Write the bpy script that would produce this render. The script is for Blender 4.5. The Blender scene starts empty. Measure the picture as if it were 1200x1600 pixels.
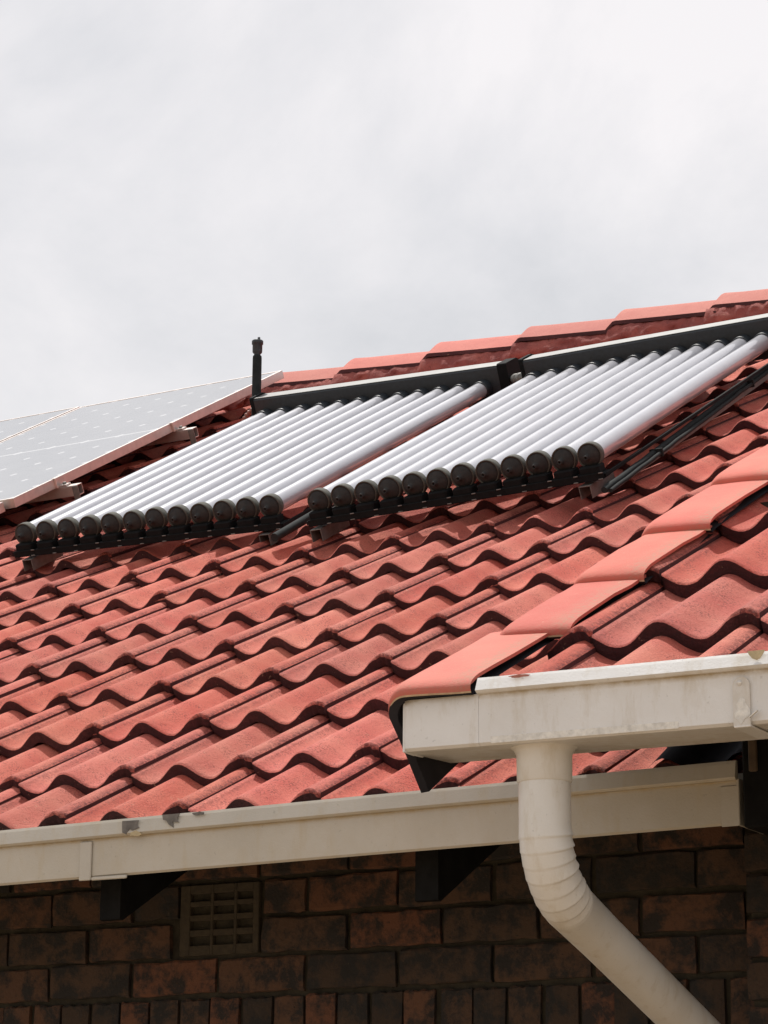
import bpy, math, random
from mathutils import Vector, Matrix, noise
random.seed(7)
SC = bpy.context.scene
COL = SC.collection
R = math.radians

# ------------------------------------------------------------------ camera, sky, sun, exposure
YAW, PITCH, ROLL, FPX = 0.518125, 0.269601, 0.007410, 3989.89
CAM = Vector((2.83556313, -4.11018707, -0.76381929))
GROUND_Z = -2.36
def camera_axes():
    cy, sy, cp, sp, cr, sr = math.cos(YAW), math.sin(YAW), math.cos(PITCH), math.sin(PITCH), math.cos(ROLL), math.sin(ROLL)
    w = Vector((-sy * cp, cy * cp, sp)); r = Vector((cy, sy, 0)); u = r.cross(w)
    return r * cr + u * sr, u * cr - r * sr, w
CR, CU, CW = camera_axes()
cd = bpy.data.cameras.new('camera'); co = bpy.data.objects.new('camera', cd); COL.objects.link(co)
cd.sensor_fit = 'VERTICAL'; cd.sensor_height = 36; cd.sensor_width = 27; cd.lens = FPX / 1600 * 36
cd.clip_start = 0.1; cd.clip_end = 3000
m = Matrix((CR, CU, -CW)).transposed().to_4x4(); m.translation = CAM; co.matrix_world = m
SC.camera = co

SUN = Vector((-0.22, 0.20, 0.90)).normalized()
sd = bpy.data.lights.new('sun', 'SUN'); so = bpy.data.objects.new('sun', sd); COL.objects.link(so)
sd.energy = 4.7; sd.angle = R(0.6); sd.color = (1.0, 0.955, 0.89)
so.rotation_euler = SUN.to_track_quat('Z', 'Y').to_euler(); so.location = (0, 0, 20)

def build_world():
    w = bpy.data.worlds.new('World'); SC.world = w; w.use_nodes = True
    nt = w.node_tree; nt.nodes.clear(); N = nt.nodes.new; L = nt.links.new
    out = N('ShaderNodeOutputWorld'); bg1 = N('ShaderNodeBackground'); bg2 = N('ShaderNodeBackground'); mix = N('ShaderNodeMixShader')
    sky = N('ShaderNodeTexSky'); sky.sky_type = 'NISHITA'; sky.sun_disc = False
    sky.sun_elevation = math.asin(SUN.z); sky.sun_rotation = math.atan2(SUN.x, SUN.y)
    L(sky.outputs[0], bg1.inputs[0]); bg1.inputs[1].default_value = 0.09
    tc = N('ShaderNodeTexCoord'); sep = N('ShaderNodeSeparateXYZ'); L(tc.outputs['Generated'], sep.inputs[0])
    def mth(op, a, b=None):
        n = N('ShaderNodeMath'); n.operation = op
        for i, v in enumerate((a, b)):
            if v is None: continue
            if isinstance(v, (int, float)): n.inputs[i].default_value = v
            else: L(v, n.inputs[i])
        return n.outputs[0]
    den = mth('ADD', mth('MAXIMUM', sep.outputs[2], 0.0), 0.55)
    cmb = N('ShaderNodeCombineXYZ'); L(mth('DIVIDE', sep.outputs[0], den), cmb.inputs[0]); L(mth('DIVIDE', sep.outputs[1], den), cmb.inputs[1])
    cmb.inputs[2].default_value = 8.4
    n1 = N('ShaderNodeTexNoise'); n1.inputs['Scale'].default_value = 4.0; n1.inputs['Detail'].default_value = 9; n1.inputs['Roughness'].default_value = 0.57
    n1.inputs['Distortion'].default_value = 0.25
    L(cmb.outputs[0], n1.inputs['Vector'])
    ramp = N('ShaderNodeValToRGB'); L(n1.outputs[0], ramp.inputs[0])
    e = ramp.color_ramp.elements
    e[0].position = 0.34; e[0].color = (0.62, 0.63, 0.655, 1)
    e[1].position = 0.66; e[1].color = (0.93, 0.90, 0.905, 1)
    k = e.new(0.48); k.color = (0.755, 0.75, 0.77, 1)
    # the deck is paler towards the horizon where one looks through more bright cloud
    hz = N('ShaderNodeMapRange'); L(sep.outputs[2], hz.inputs[0]); hz.inputs[1].default_value = 0.0; hz.inputs[2].default_value = 0.40
    hz.inputs[3].default_value = 0.75; hz.inputs[4].default_value = 0.0
    mx = N('ShaderNodeMix'); mx.data_type = 'RGBA'; L(hz.outputs[0], mx.inputs[0]); L(ramp.outputs[0], mx.inputs[6]); mx.inputs[7].default_value = (0.96, 0.93, 0.91, 1)
    L(mx.outputs[2], bg2.inputs[0]); bg2.inputs[1].default_value = 1.0
    mix.inputs[0].default_value = 0.93
    L(bg1.outputs[0], mix.inputs[1]); L(bg2.outputs[0], mix.inputs[2]); L(mix.outputs[0], out.inputs[0])
build_world()
SC.view_settings.view_transform = 'Standard'; SC.view_settings.look = 'None'
SC.view_settings.exposure = 0.08; SC.view_settings.gamma = 1.0; SC.view_settings.use_curve_mapping = False
SC.render.engine = 'CYCLES'
SC.cycles.max_bounces = 8

# ------------------------------------------------------------------ the two roof frames
TA = R(29.23574); TW = 0.30
XV = Vector((1, 0, 0)); SA = Vector((0, math.cos(TA), math.sin(TA))); NA = Vector((0, -math.sin(TA), math.cos(TA)))
G = 0.3178107794
OFFS = [0.04, -.0147, .0045, .0069, -.0056, -.0013, .0075, .0038, .0125, .0066, -.0076, -.0091, -.0034]
def rowA(j): return G * j + (OFFS[j] if j < len(OFFS) else 0.0)
def A(x, s, h=0.0): return XV * x + SA * s + NA * h
TB = R(29.789466); aB = R(1.11041)
OB = Vector((1.030, -0.288, 0.197))
EX = Vector((math.cos(aB), math.sin(aB), 0)); EY = Vector((-math.sin(aB), math.cos(aB), 0)); EZ = Vector((0, 0, 1))
SB = EY * math.cos(TB) + EZ * math.sin(TB); NB = -EY * math.sin(TB) + EZ * math.cos(TB)
GB = 0.350
def B(x, s, h=0.0): return OB + EX * x + SB * s + NB * h
def Bw(x, y, z): return OB + EX * x + EY * y + EZ * z     # upright frame of the wing
def pix(p):
    d = p - CAM; z = d.dot(CW)
    return 600 + FPX * d.dot(CR) / z, 800 - FPX * d.dot(CU) / z, z

# ------------------------------------------------------------------ materials
def nodes(name):
    mt = bpy.data.materials.new(name); mt.use_nodes = True
    nt = mt.node_tree; b = nt.nodes['Principled BSDF']
    return mt, nt, nt.nodes.new, nt.links.new, b
def nz(nt, scale, detail=4, rough=0.55, vec=None, dist=0.0):
    n = nt.nodes.new('ShaderNodeTexNoise'); n.inputs['Scale'].default_value = scale; n.inputs['Detail'].default_value = detail
    n.inputs['Roughness'].default_value = rough; n.inputs['Distortion'].default_value = dist
    if vec is not None: nt.links.new(vec, n.inputs['Vector'])
    return n.outputs[0]
def rng(nt, v, a, b, c=0.0, d=1.0):
    n = nt.nodes.new('ShaderNodeMapRange'); nt.links.new(v, n.inputs[0])
    for i, q in enumerate((a, b, c, d)): n.inputs[i + 1].default_value = q
    return n.outputs[0]
def mixc(nt, f, a, b, mode='MIX'):
    n = nt.nodes.new('ShaderNodeMix'); n.data_type = 'RGBA'; n.blend_type = mode
    for i, v in ((0, f), (6, a), (7, b)):
        if isinstance(v, (int, float)): n.inputs[i].default_value = v
        elif isinstance(v, tuple): n.inputs[i].default_value = (*v, 1) if len(v) == 3 else v
        else: nt.links.new(v, n.inputs[i])
    return n.outputs[2]
def mul(nt, a, b, op='MULTIPLY'):
    n = nt.nodes.new('ShaderNodeMath'); n.operation = op
    for i, v in enumerate((a, b)):
        if isinstance(v, (int, float)): n.inputs[i].default_value = v
        else: nt.links.new(v, n.inputs[i])
    return n.outputs[0]
def pos(nt):
    return nt.nodes.new('ShaderNodeNewGeometry').outputs['Position']
def bump(nt, b, h, strength, dist=0.002):
    n = nt.nodes.new('ShaderNodeBump'); n.inputs['Strength'].default_value = strength; n.inputs['Distance'].default_value = dist
    nt.links.new(h, n.inputs['Height']); nt.links.new(n.outputs[0], b.inputs['Normal'])
def objrand(nt):
    return nt.nodes.new('ShaderNodeObjectInfo').outputs['Random']

def tile_material(name, base, bleach, dark, speck=0.5, grain=0.55):
    mt, nt, N, L, b = nodes(name); P = pos(nt)
    c = mixc(nt, rng(nt, nz(nt, 9, 3, vec=P), .35, .68), base, bleach)
    hs = nt.nodes.new('ShaderNodeHueSaturation'); L(c, hs.inputs['Color'])
    L(rng(nt, objrand(nt), 0, 1, .89, 1.10), hs.inputs['Value']); L(rng(nt, mul(nt, mul(nt, objrand(nt), 7.31), 0, 'FRACT'), 0, 1, .4975, .5025), hs.inputs['Hue']); L(rng(nt, mul(nt, mul(nt, objrand(nt), 13.7), 0, 'FRACT'), 0, 1, .95, 1.03), hs.inputs['Saturation']); c = hs.outputs[0]
    patch = rng(nt, nz(nt, 22, 3, vec=P), .42, .66)
    sp = rng(nt, nz(nt, 260, 4, .7, vec=P), .50, .64)
    c = mixc(nt, mul(nt, mul(nt, sp, rng(nt, patch, 0, 1, .22, .95)), speck), c, dark)
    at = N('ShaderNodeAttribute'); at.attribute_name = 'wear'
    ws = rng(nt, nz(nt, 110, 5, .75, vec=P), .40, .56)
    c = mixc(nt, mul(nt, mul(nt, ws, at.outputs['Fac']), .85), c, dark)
    li = rng(nt, nz(nt, 75, 4, .65, vec=P), .66, .72)
    c = mixc(nt, mul(nt, li, .45), c, (.50, .33, .22))
    L(c, b.inputs['Base Color']); b.inputs['Roughness'].default_value = .78; b.inputs['Specular IOR Level'].default_value = .3
    hh = mul(nt, nz(nt, 300, 4, .7, vec=P), mul(nt, nz(nt, 60, 3, vec=P), .6), 'ADD')
    bump(nt, b, hh, grain, .0045)
    return mt
M = {}
M['tile'] = tile_material('painted_concrete_tile', (.52, .112, .078), (.585, .172, .118), (.11, .022, .021), 1.0, 1.0)
M['tile_edge'] = tile_material('weathered_shaded_tile_edge', (.064, .0185, .021), (.100, .030, .031), (.026, .012, .013), .8, 1.0)  # weathered lip faces, coloured darker still to deepen their shade
M['verge'] = tile_material('smooth_verge_paint', (.50, .120, .092), (.53, .150, .112), (.34, .19, .13), .55, .40)
M['ridge'] = tile_material('ridge_paint', (.45, .125, .098), (.49, .155, .120), (.22, .06, .055), .6, .5)
M['bedding'] = tile_material('painted_mortar', (.27, .062, .056), (.40, .105, .085), (.07, .020, .022), 1.0, 1.0)

def simple(name, col, rough=.6, metal=0.0, spec=.5, var=.15, vscale=12, bmp=0.0, bscale=200, dark=None):
    mt, nt, N, L, b = nodes(name); P = pos(nt)
    d = dark or tuple(v * (1 - var * 2) for v in col)
    c = mixc(nt, rng(nt, nz(nt, vscale, 5, .6, vec=P), .35, .70), col, d)
    L(c, b.inputs['Base Color']); b.inputs['Roughness'].default_value = rough; b.inputs['Metallic'].default_value = metal
    b.inputs['Specular IOR Level'].default_value = spec
    if bmp: bump(nt, b, nz(nt, bscale, 4, .6, vec=P), bmp, .002)
    return mt
M['under'] = simple('dark_underside', (.030, .028, .032), .9, spec=.1, var=.2)
M['cream_edge'] = simple('raw_cement_edge', (.52, .36, .22), .85, var=.2, vscale=60, bmp=.4)
M['black_rubber'] = simple('black_rubber', (.009, .010, .011), .8, spec=.12, var=.2, vscale=60, bmp=.15)
M['cap_rubber'] = simple('grey_rubber_cap', (.034, .034, .033), .8, spec=.25, var=.25, vscale=70, bmp=.2, dark=(.020, .021, .022))
M['cap_rim'] = simple('olive_grey_rim', (.090, .088, .076), .8, spec=.25, var=.2, vscale=60)
M['header'] = simple('charcoal_metal', (.020, .026, .034), .5, var=.2, vscale=80, bmp=.1, bscale=500)
M['silver'] = simple('silver_cover', (.19, .19, .185), .42, metal=.35, var=.1, vscale=20)
M['alu'] = simple('aluminium', (.66, .60, .57), .38, metal=.8, var=.08, vscale=30)
M['dull_alu'] = simple('dull_aluminium', (.20, .195, .185), .55, metal=.5, var=.15, vscale=60)
M['timber'] = simple('dark_stained_timber', (.009, .009, .009), .8, spec=.1, var=.25, vscale=25, bmp=.3, bscale=90)
M['brown_timber'] = simple('brown_timber', (.085, .055, .030), .8, var=.25, vscale=25, bmp=.3, bscale=90)
M['lag'] = simple('dark_pipe_lagging', (.020, .024, .025), .85, spec=.2, var=.2, vscale=50, bmp=.3, bscale=150)
M['hose'] = simple('reddish_hose', (.30, .11, .08), .5, var=.25, vscale=60)
M['mortar'] = simple('dark_mortar', (.040, .033, .020), .95, var=.3, vscale=40, bmp=.8, bscale=120)
M['chip_grey'] = simple('bare_galvanised_patch', (.17, .155, .14), .7, var=.25, vscale=60)
M['chip_yellow'] = simple('yellowed_primer', (.55, .45, .27), .7, var=.2, vscale=60)
M['chip_and_sunlit_white'] = simple('flaking_paint_and_sunlit_white', (.74, .72, .67), .6, var=.15, vscale=90, bmp=.6, bscale=150)  # flaking paint, and the painted sunlit strip on the wing gutter
M['chip_red'] = simple('red_paint_smear', (.50, .19, .14), .8, var=.25, vscale=120)
M['ground'] = simple('sandy_paving', (.32, .235, .15), .9, var=.12, vscale=1.3, bmp=.3, bscale=30)

def white_paint(name, col, stain, rough=.42):
    mt, nt, N, L, b = nodes(name); P = pos(nt)
    mp = N('ShaderNodeMapping'); L(P, mp.inputs[0]); mp.inputs['Scale'].default_value = (1, 1, .25)
    c = mixc(nt, rng(nt, nz(nt, 5, 5, .6, vec=P), .40, .75, 0, .8), col, stain)
    sp = rng(nt, nz(nt, 120, 3, .6, vec=P), .66, .74)
    c = mixc(nt, mul(nt, sp, .35), c, tuple(v * .5 for v in stain))
    st = rng(nt, nz(nt, 30, 5, .7, vec=mp.outputs[0]), .52, .74)
    c = mixc(nt, mul(nt, st, .42), c, (.40, .32, .19))
    at = N('ShaderNodeAttribute'); at.attribute_name = 'wear'
    wn = rng(nt, nz(nt, 34, 5, .65, vec=P), .30, .62, .25, 1)
    c = mixc(nt, mul(nt, at.outputs['Fac'], wn), c, (.36, .27, .14))
    L(c, b.inputs['Base Color']); b.inputs['Roughness'].default_value = rough
    bump(nt, b, mul(nt, nz(nt, 260, 4, .6, vec=P), mul(nt, nz(nt, 24, 4, vec=P), 1.6), 'ADD'), .22, .002)
    return mt
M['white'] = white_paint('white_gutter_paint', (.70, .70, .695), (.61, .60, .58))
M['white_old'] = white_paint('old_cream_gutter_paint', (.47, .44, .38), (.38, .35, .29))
M['pipe'] = white_paint('white_pipe_paint', (.65, .64, .61), (.56, .525, .46))

def brick_material():
    mt, nt, N, L, b = nodes('clinker_brick'); P = pos(nt)
    rp = N('ShaderNodeValToRGB'); L(objrand(nt), rp.inputs[0]); e = rp.color_ramp.elements
    e[0].position = 0; e[0].color = (.028, .017, .010, 1); e[1].position = 1; e[1].color = (.118, .045, .022, 1)
    k = e.new(.35); k.color = (.058, .032, .018, 1); k = e.new(.7); k.color = (.094, .042, .021, 1)
    oi = N('ShaderNodeObjectInfo'); v = N('ShaderNodeVectorMath'); v.operation = 'ADD'; L(P, v.inputs[0])
    cm = N('ShaderNodeCombineXYZ'); L(mul(nt, oi.outputs['Random'], 37.0), cm.inputs[0]); L(cm.outputs[0], v.inputs[1]); V = v.outputs[0]
    c = rp.outputs[0]
    burn = rng(nt, nz(nt, 17, 6, .72, vec=V, dist=.15), .43, .57)
    c = mixc(nt, mul(nt, burn, .92), c, (.009, .009, .009))
    pit = rng(nt, nz(nt, 95, 3, .6, vec=V), .66, .72)
    c = mixc(nt, mul(nt, pit, .8), c, (.012, .010, .009))
    li = rng(nt, nz(nt, 55, 3, .6, vec=V), .70, .74)
    c = mixc(nt, mul(nt, li, .4), c, (.10, .08, .05))
    L(c, b.inputs['Base Color']); b.inputs['Roughness'].default_value = .85
    bump(nt, b, mul(nt, nz(nt, 140, 4, .65, vec=V), mul(nt, nz(nt, 30, 3, vec=V), 1.2), 'ADD'), .6, .003)
    return mt
M['brick'] = brick_material()
M['air_brick'] = simple('clay_air_brick', (.050, .038, .022), .85, var=.25, vscale=50, bmp=.5, bscale=120)
M['void'] = simple('dark_void', (.012, .012, .013), .95)

def tube_material():
    mt, nt, N, L, b = nodes('pale_coated_glass'); P = pos(nt)
    c = mixc(nt, rng(nt, nz(nt, 14, 4, vec=P), .3, .7), (.45, .455, .495), (.40, .405, .445))
    c = mixc(nt, rng(nt, nz(nt, 60, 5, .7, vec=P), .58, .75, 0, .35), c, (.40, .36, .33))
    L(c, b.inputs['Base Color']); b.inputs['Metallic'].default_value = .15
    b.inputs['Roughness'].default_value = .32
    b.inputs['Coat Weight'].default_value = 1.0; b.inputs['Coat Roughness'].default_value = .03; b.inputs['Coat IOR'].default_value = 1.6
    return mt
M['tube'] = tube_material()

def panel_material():
    # local panel coordinates: x across 0..1.04, y up the slope 0..2.09
    mt, nt, N, L, b = nodes('solar_cell_glass')
    tc = N('ShaderNodeTexCoord'); sep = N('ShaderNodeSeparateXYZ'); L(tc.outputs['UV'], sep.inputs[0])
    X, Y = sep.outputs[0], sep.outputs[1]
    cx = mul(nt, mul(nt, X, .028, 'SUBTRACT'), 1 / .164)
    up = mul(nt, Y, 1.055, 'GREATER_THAN')
    yy = mul(nt, mul(nt, mul(nt, Y, .022, 'SUBTRACT'), mul(nt, up, .018), 'SUBTRACT'), 1 / .1707)
    def dist(v):   # distance to the nearest whole number
        f = mul(nt, v, .5, 'ADD'); fr = mul(nt, f, 0, 'FRACT'); return mul(nt, mul(nt, fr, .5, 'SUBTRACT'), 0, 'ABSOLUTE')
    dx, dy = mul(nt, dist(cx), .164), mul(nt, dist(yy), .169)
    dyh = mul(nt, dist(mul(nt, yy, 2.0)), .0845)
    gap = mul(nt, mul(nt, dx, .0012, 'LESS_THAN'), mul(nt, dyh, .0010, 'LESS_THAN'), 'MAXIMUM')
    dia = mul(nt, mul(nt, dx, dy, 'ADD'), .0175, 'LESS_THAN')
    mid = mul(nt, mul(nt, mul(nt, Y, 1.055, 'SUBTRACT'), 0, 'ABSOLUTE'), .0085, 'LESS_THAN')
    bus = mul(nt, dist(mul(nt, cx, 9.0)), .045, 'LESS_THAN')
    col = mixc(nt, mul(nt, bus, .18), (.020, .023, .040), (.30, .31, .33))
    col = mixc(nt, mul(nt, gap, .25), col, (.45, .46, .48))
    col = mixc(nt, mul(nt, dia, mid, 'MAXIMUM'), col, (.92, .92, .92))
    P = pos(nt)
    dust = rng(nt, nz(nt, 6, 5, .6, vec=P), .3, .75, .36, .46)
    col = mixc(nt, dust, col, (.55, .54, .52))
    L(col, b.inputs['Base Color']); L(rng(nt, nz(nt, 9, 4, vec=P), .3, .7, .10, .18), b.inputs['Roughness'])
    b.inputs['IOR'].default_value = 1.5; b.inputs['Coat Weight'].default_value = 1.0; b.inputs['Coat Roughness'].default_value = .05
    return mt
M['cells'] = panel_material()

# ------------------------------------------------------------------ mesh building
class MB:
    def __init__(s): s.v = []; s.f = []; s.mi = []; s.w = []; s.mats = []; s.sm = []
    def slot(s, m):
        if m not in s.mats: s.mats.append(m)
        return s.mats.index(m)
    def add(s, vs, fs, m, wear=None, smooth=False):
        o = len(s.v); s.v += [Vector(p) for p in vs]; s.w += (wear if wear else [0.0] * len(vs)); k = s.slot(m)
        for f in fs: s.f.append([o + i for i in f]); s.mi.append(k); s.sm.append(smooth)
    def box(s, o, ex, ey, ez, lx, ly, lz, m, bev=0.0):
        """box spanning o + ex*[lx0,lx1] ..., edges chamfered by bev"""
        if bev <= 0:
            vs = [o + ex * x + ey * y + ez * z for x in lx for y in ly for z in lz]
            s.add(vs, [(0, 1, 3, 2), (4, 6, 7, 5), (0, 4, 5, 1), (2, 3, 7, 6), (0, 2, 6, 4), (1, 5, 7, 3)], m); return
        b = bev; rings = []
        def ring(z, i): return [o + ex * x + ey * y + ez * z for x, y in
                ((lx[0] + i + b, ly[0] + i), (lx[1] - i - b, ly[0] + i), (lx[1] - i, ly[0] + i + b), (lx[1] - i, ly[1] - i - b),
                 (lx[1] - i - b, ly[1] - i), (lx[0] + i + b, ly[1] - i), (lx[0] + i, ly[1] - i - b), (lx[0] + i, ly[0] + i + b))]
        vs = ring(lz[0], b) + ring(lz[0] + b, 0) + ring(lz[1] - b, 0) + ring(lz[1], b)
        fs = [tuple(range(7, -1, -1)), tuple(range(24, 32))]
        for k in range(3):
            for i in range(8): j = (i + 1) % 8; fs.append((k * 8 + i, k * 8 + j, k * 8 + 8 + j, k * 8 + 8 + i))
        s.add(vs, fs, m)
    def sweep(s, rings, m, closed=True, caps=True, smooth=True, wear=None, flip=False):
        n = len(rings[0]); vs = [p for r in rings for p in r]; fs = []
        for k in range(len(rings) - 1):
            for i in range(n if closed else n - 1):
                j = (i + 1) % n; q = (k * n + i, k * n + j, (k + 1) * n + j, (k + 1) * n + i)
                fs.append(q[::-1] if flip else q)
        s.add(vs, fs, m, wear, smooth)
        if caps and closed:
            s.add(rings[0], [tuple(range(n))[::-1]], m); s.add(rings[-1], [tuple(range(n))], m)
    def tube(s, path, rad, m, n=14, caps=True):
        rings = []; up = Vector((.13, .21, .97))
        for i, p in enumerate(path):
            d = (path[min(i + 1, len(path) - 1)] - path[max(i - 1, 0)]).normalized()
            a = d.cross(up).normalized(); b = a.cross(d)
            r = rad[i] if isinstance(rad, (list, tuple)) else rad
            rings.append([p + a * r * math.cos(2 * math.pi * k / n) + b * r * math.sin(2 * math.pi * k / n) for k in range(n)])
        s.sweep(rings, m, caps=caps)
    def lathe(s, o, ax, prof, m, n=20):
        a = ax.orthogonal().normalized(); b = ax.cross(a)
        rings = [[o + ax * t + a * r * math.cos(2 * math.pi * k / n) + b * r * math.sin(2 * math.pi * k / n) for k in range(n)] for t, r in prof]
        s.sweep(rings, m)
    def mesh(s, name, off=Vector((0, 0, 0))):
        me = bpy.data.meshes.new(name); me.from_pydata([p - off for p in s.v], [], s.f)
        for m in s.mats: me.materials.append(M[m])
        me.polygons.foreach_set('material_index', s.mi); me.polygons.foreach_set('use_smooth', s.sm)
        at = me.attributes.new('wear', 'FLOAT', 'POINT'); at.data.foreach_set('value', s.w)
        me.update()
        import bmesh
        bm = bmesh.new(); bm.from_mesh(me); bmesh.ops.recalc_face_normals(bm, faces=bm.faces); bm.to_mesh(me); bm.free()
        return me
def link(name, data, parent=None):
    o = bpy.data.objects.new(name, data); COL.objects.link(o)
    if parent is not None: o.parent = parent
    return o
ROOT = {}
def thing(name, label, cat, loc, group=None):
    o = link(name, None); o.location = loc; o['label'] = label; o['category'] = cat; o.empty_display_size = .1
    if group: o['group'] = group
    o['_loc'] = tuple(loc); return o
def rootloc(o):
    while o.parent is not None: o = o.parent
    return Vector(o.location)
def part(name, mb, parent, label=None, kind=None):
    off = rootloc(parent)
    o = link(name, mb.mesh(name, off), parent)
    if label: o['label'] = label
    if kind: o['kind'] = kind
    return o
def inst(name, me, parent, mat):
    o = link(name, me, parent); o.matrix_local = Matrix.Translation(-rootloc(parent)) @ mat
    return o
def frame(ex, ey, ez, loc):
    mm = Matrix((ex, ey, ez)).transposed().to_4x4(); mm.translation = loc; return mm

# ------------------------------------------------------------------ ground
g = MB(); g.add([(-900, -900, GROUND_Z), (900, -900, GROUND_Z), (900, 900, GROUND_Z), (-900, 900, GROUND_Z)], [(0, 1, 2, 3)], 'ground')
go = link('ground', g.mesh('ground')); go['kind'] = 'structure'

# ------------------------------------------------------------------ roof tiles
AMP = .038
def wave(x): return AMP * (((1 + math.cos(2 * math.pi * x / .15)) / 2) ** 1.12)
def tile_mb(seed, x0=-.030, x1=.3250, gauge=G, L=.415):
    rs = random.Random(seed); mb = MB(); T = .0275
    xs = []
    def sp(a, b, n): return [a + (b - a) * i / n for i in range(n)]
    xs = [x for x in (sp(-.030, .027, 3) + [.0272, .0285] + sp(.036, .289, 26) + sp(.289, .3215, 5) + [.3225, .3250]) if x0 - 1e-6 <= x <= x1 + 1e-6]
    def top(x):
        z = wave(x) - AMP
        if x < .028: z = wave(.030) - AMP - .0065 - (0.028 - x) * .1           # hidden underlock
        elif x < .07: z -= .0018 * (1 - (x - .028) / .042)
        if x > .24: z += .0015
        if x > .3235: z -= .001
        return z
    ys = [0, .0035, .012, .10, .20, .30, L]
    tilt = .0305 / gauge
    jit = {}
    ragged = [rs.uniform(-1, 1) for _ in range(60)]
    rings = []; wear = []
    for yi, y in enumerate(ys):
        row = []
        for i, x in enumerate(xs):
            z = top(x) - tilt * y; yy = y
            r = ragged[i]
            nearlap = max(0.0, min(1.0, (x - .272) / .02))
            under = 1.0 if x < .028 else 0.0
            if yi == 0: z -= .0032 + nearlap * (.0035 + .003 * abs(r)); yy += nearlap * (.004 + .0045 * (r + 1)) + .0008 * r + under * .02
            elif yi == 1: yy += nearlap * (.005 + .0045 * (r + 1)) + .0008 * r + under * .02; z -= nearlap * .0012 * abs(r)
            elif yi == 2: yy += nearlap * .008 + under * .02
            z += .0006 * noise.noise(Vector((x * 30 + seed * 7, y * 9, seed)))
            row.append(Vector((x, yy, z)))
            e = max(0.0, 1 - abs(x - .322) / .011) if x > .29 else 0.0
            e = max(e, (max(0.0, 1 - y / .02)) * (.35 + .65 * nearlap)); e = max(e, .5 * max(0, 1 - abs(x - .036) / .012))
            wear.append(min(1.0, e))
        rings.append(row)
    mb.sweep(rings, 'tile', closed=False, caps=False, wear=wear, flip=True)
    n = len(xs)
    # front lip, underside, sides
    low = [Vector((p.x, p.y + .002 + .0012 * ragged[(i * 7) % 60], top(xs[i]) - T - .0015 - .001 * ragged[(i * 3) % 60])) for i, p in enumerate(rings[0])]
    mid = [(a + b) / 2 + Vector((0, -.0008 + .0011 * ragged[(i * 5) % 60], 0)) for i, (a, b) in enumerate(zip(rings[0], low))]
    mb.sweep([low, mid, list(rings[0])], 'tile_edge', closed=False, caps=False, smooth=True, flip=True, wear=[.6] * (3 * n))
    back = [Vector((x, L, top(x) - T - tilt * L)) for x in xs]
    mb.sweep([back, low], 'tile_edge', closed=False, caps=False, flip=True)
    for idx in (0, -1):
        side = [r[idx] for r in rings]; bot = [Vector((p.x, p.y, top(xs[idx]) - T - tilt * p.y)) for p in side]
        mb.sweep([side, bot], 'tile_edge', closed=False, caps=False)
    return mb
TILE = [tile_mb(k).mesh('roof_tile') for k in range(6)]
TILE_B = [tile_mb(20 + k, gauge=GB, L=.445).mesh('roof_tile') for k in range(5)]
EDGE_B = [tile_mb(40 + k, .236, .3250, gauge=GB, L=.445).mesh('roof_tile') for k in range(2)]

def tile_matrix(fr, x, s, rs, G_):
    ex, es, en = fr[1:]; o = fr[0] + ex * x + es * s
    a = rs.gauss(0, .006); ex2 = (ex * math.cos(a) + es * math.sin(a)); es2 = (es * math.cos(a) - ex * math.sin(a))
    o = o + en * rs.uniform(-.002, .002) + es * rs.gauss(0, .0032) + ex * rs.gauss(0, .0016)
    return frame(ex2, es2, en, o)
def lay_tiles(parent, cells, fr, meshes, gauge, limit):
    """cells: (x, s, mesh list); the ones that show largest are objects, the others one joined part"""
    rs = random.Random(3); todo = []
    for x, s, ms in cells:
        mt = tile_matrix(fr, x, s, rs, gauge); c = mt @ Vector((.15, .16, 0)); px, py, d = pix(c)
        seen = -70 < px < 1270 and -60 < py < 1660
        todo.append((not seen, d, mt, rs.choice(ms)))
    todo.sort(key=lambda t: (t[0], t[1])); rest = MB()
    n = 0
    for out, d, mt, me in todo:
        if not out and n < limit: inst('roof_tile', me, parent, mt); n += 1
        else:
            vs = [mt @ v.co for v in me.vertices]; o = len(rest.v); rest.v += vs; rest.w += [0.0] * len(vs)
            for pl in me.polygons:
                rest.f.append([o + i for i in pl.vertices]); rest.mi.append(rest.slot(('tile', 'tile_edge')[pl.material_index])); rest.sm.append(pl.use_smooth)
    if rest.v: part('roof_tiling', rest, parent, kind='stuff')
    return n

# ------------------------------------------------------------------ the lower house
house = thing('brick_house', 'dark brick house with red concrete tile roof carrying the solar collectors', 'house', A(-1.5, 0) * 1 + Vector((0, .6, GROUND_Z - A(-1.5, 0).z)))
RIDGE_Y, RIDGE_Z = 4.85, 4.85 * math.tan(TA)
u = MB()   # boarding under the tiles, and the far slope
s_top = RIDGE_Y / math.cos(TA)
def sheet(mb, pts, t, nrm, m): 
    mb.add(list(pts) + [p - nrm * t for p in pts], [(0, 1, 2, 3), (7, 6, 5, 4), (0, 4, 5, 1), (1, 5, 6, 2), (2, 6, 7, 3), (3, 7, 4, 0)], m)
sheet(u, [A(-5.7, .12, -.085), A(1.25, .12, -.085), A(1.25, s_top, -.085), A(-5.7, s_top, -.085)], .012, NA, 'under')
SBk = Vector((0, math.cos(TA), -math.sin(TA))); NBk = Vector((0, math.sin(TA), math.cos(TA))); APEX = Vector((0, RIDGE_Y, RIDGE_Z))
sheet(u, [APEX + XV * -5.7 + NBk * -.04, APEX + XV * 3 + NBk * -.04, APEX + XV * 3 + SBk * 5.2 + NBk * -.04, APEX + XV * -5.7 + SBk * 5.2 + NBk * -.04], .03, NBk, 'tile')
roof = part('roof', u, house)
cells = [(i * TW, rowA(j), TILE) for j in range(17) for i in range(-19, 4)]
FA = (Vector((0, 0, 0)), XV, SA, NA)
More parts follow.
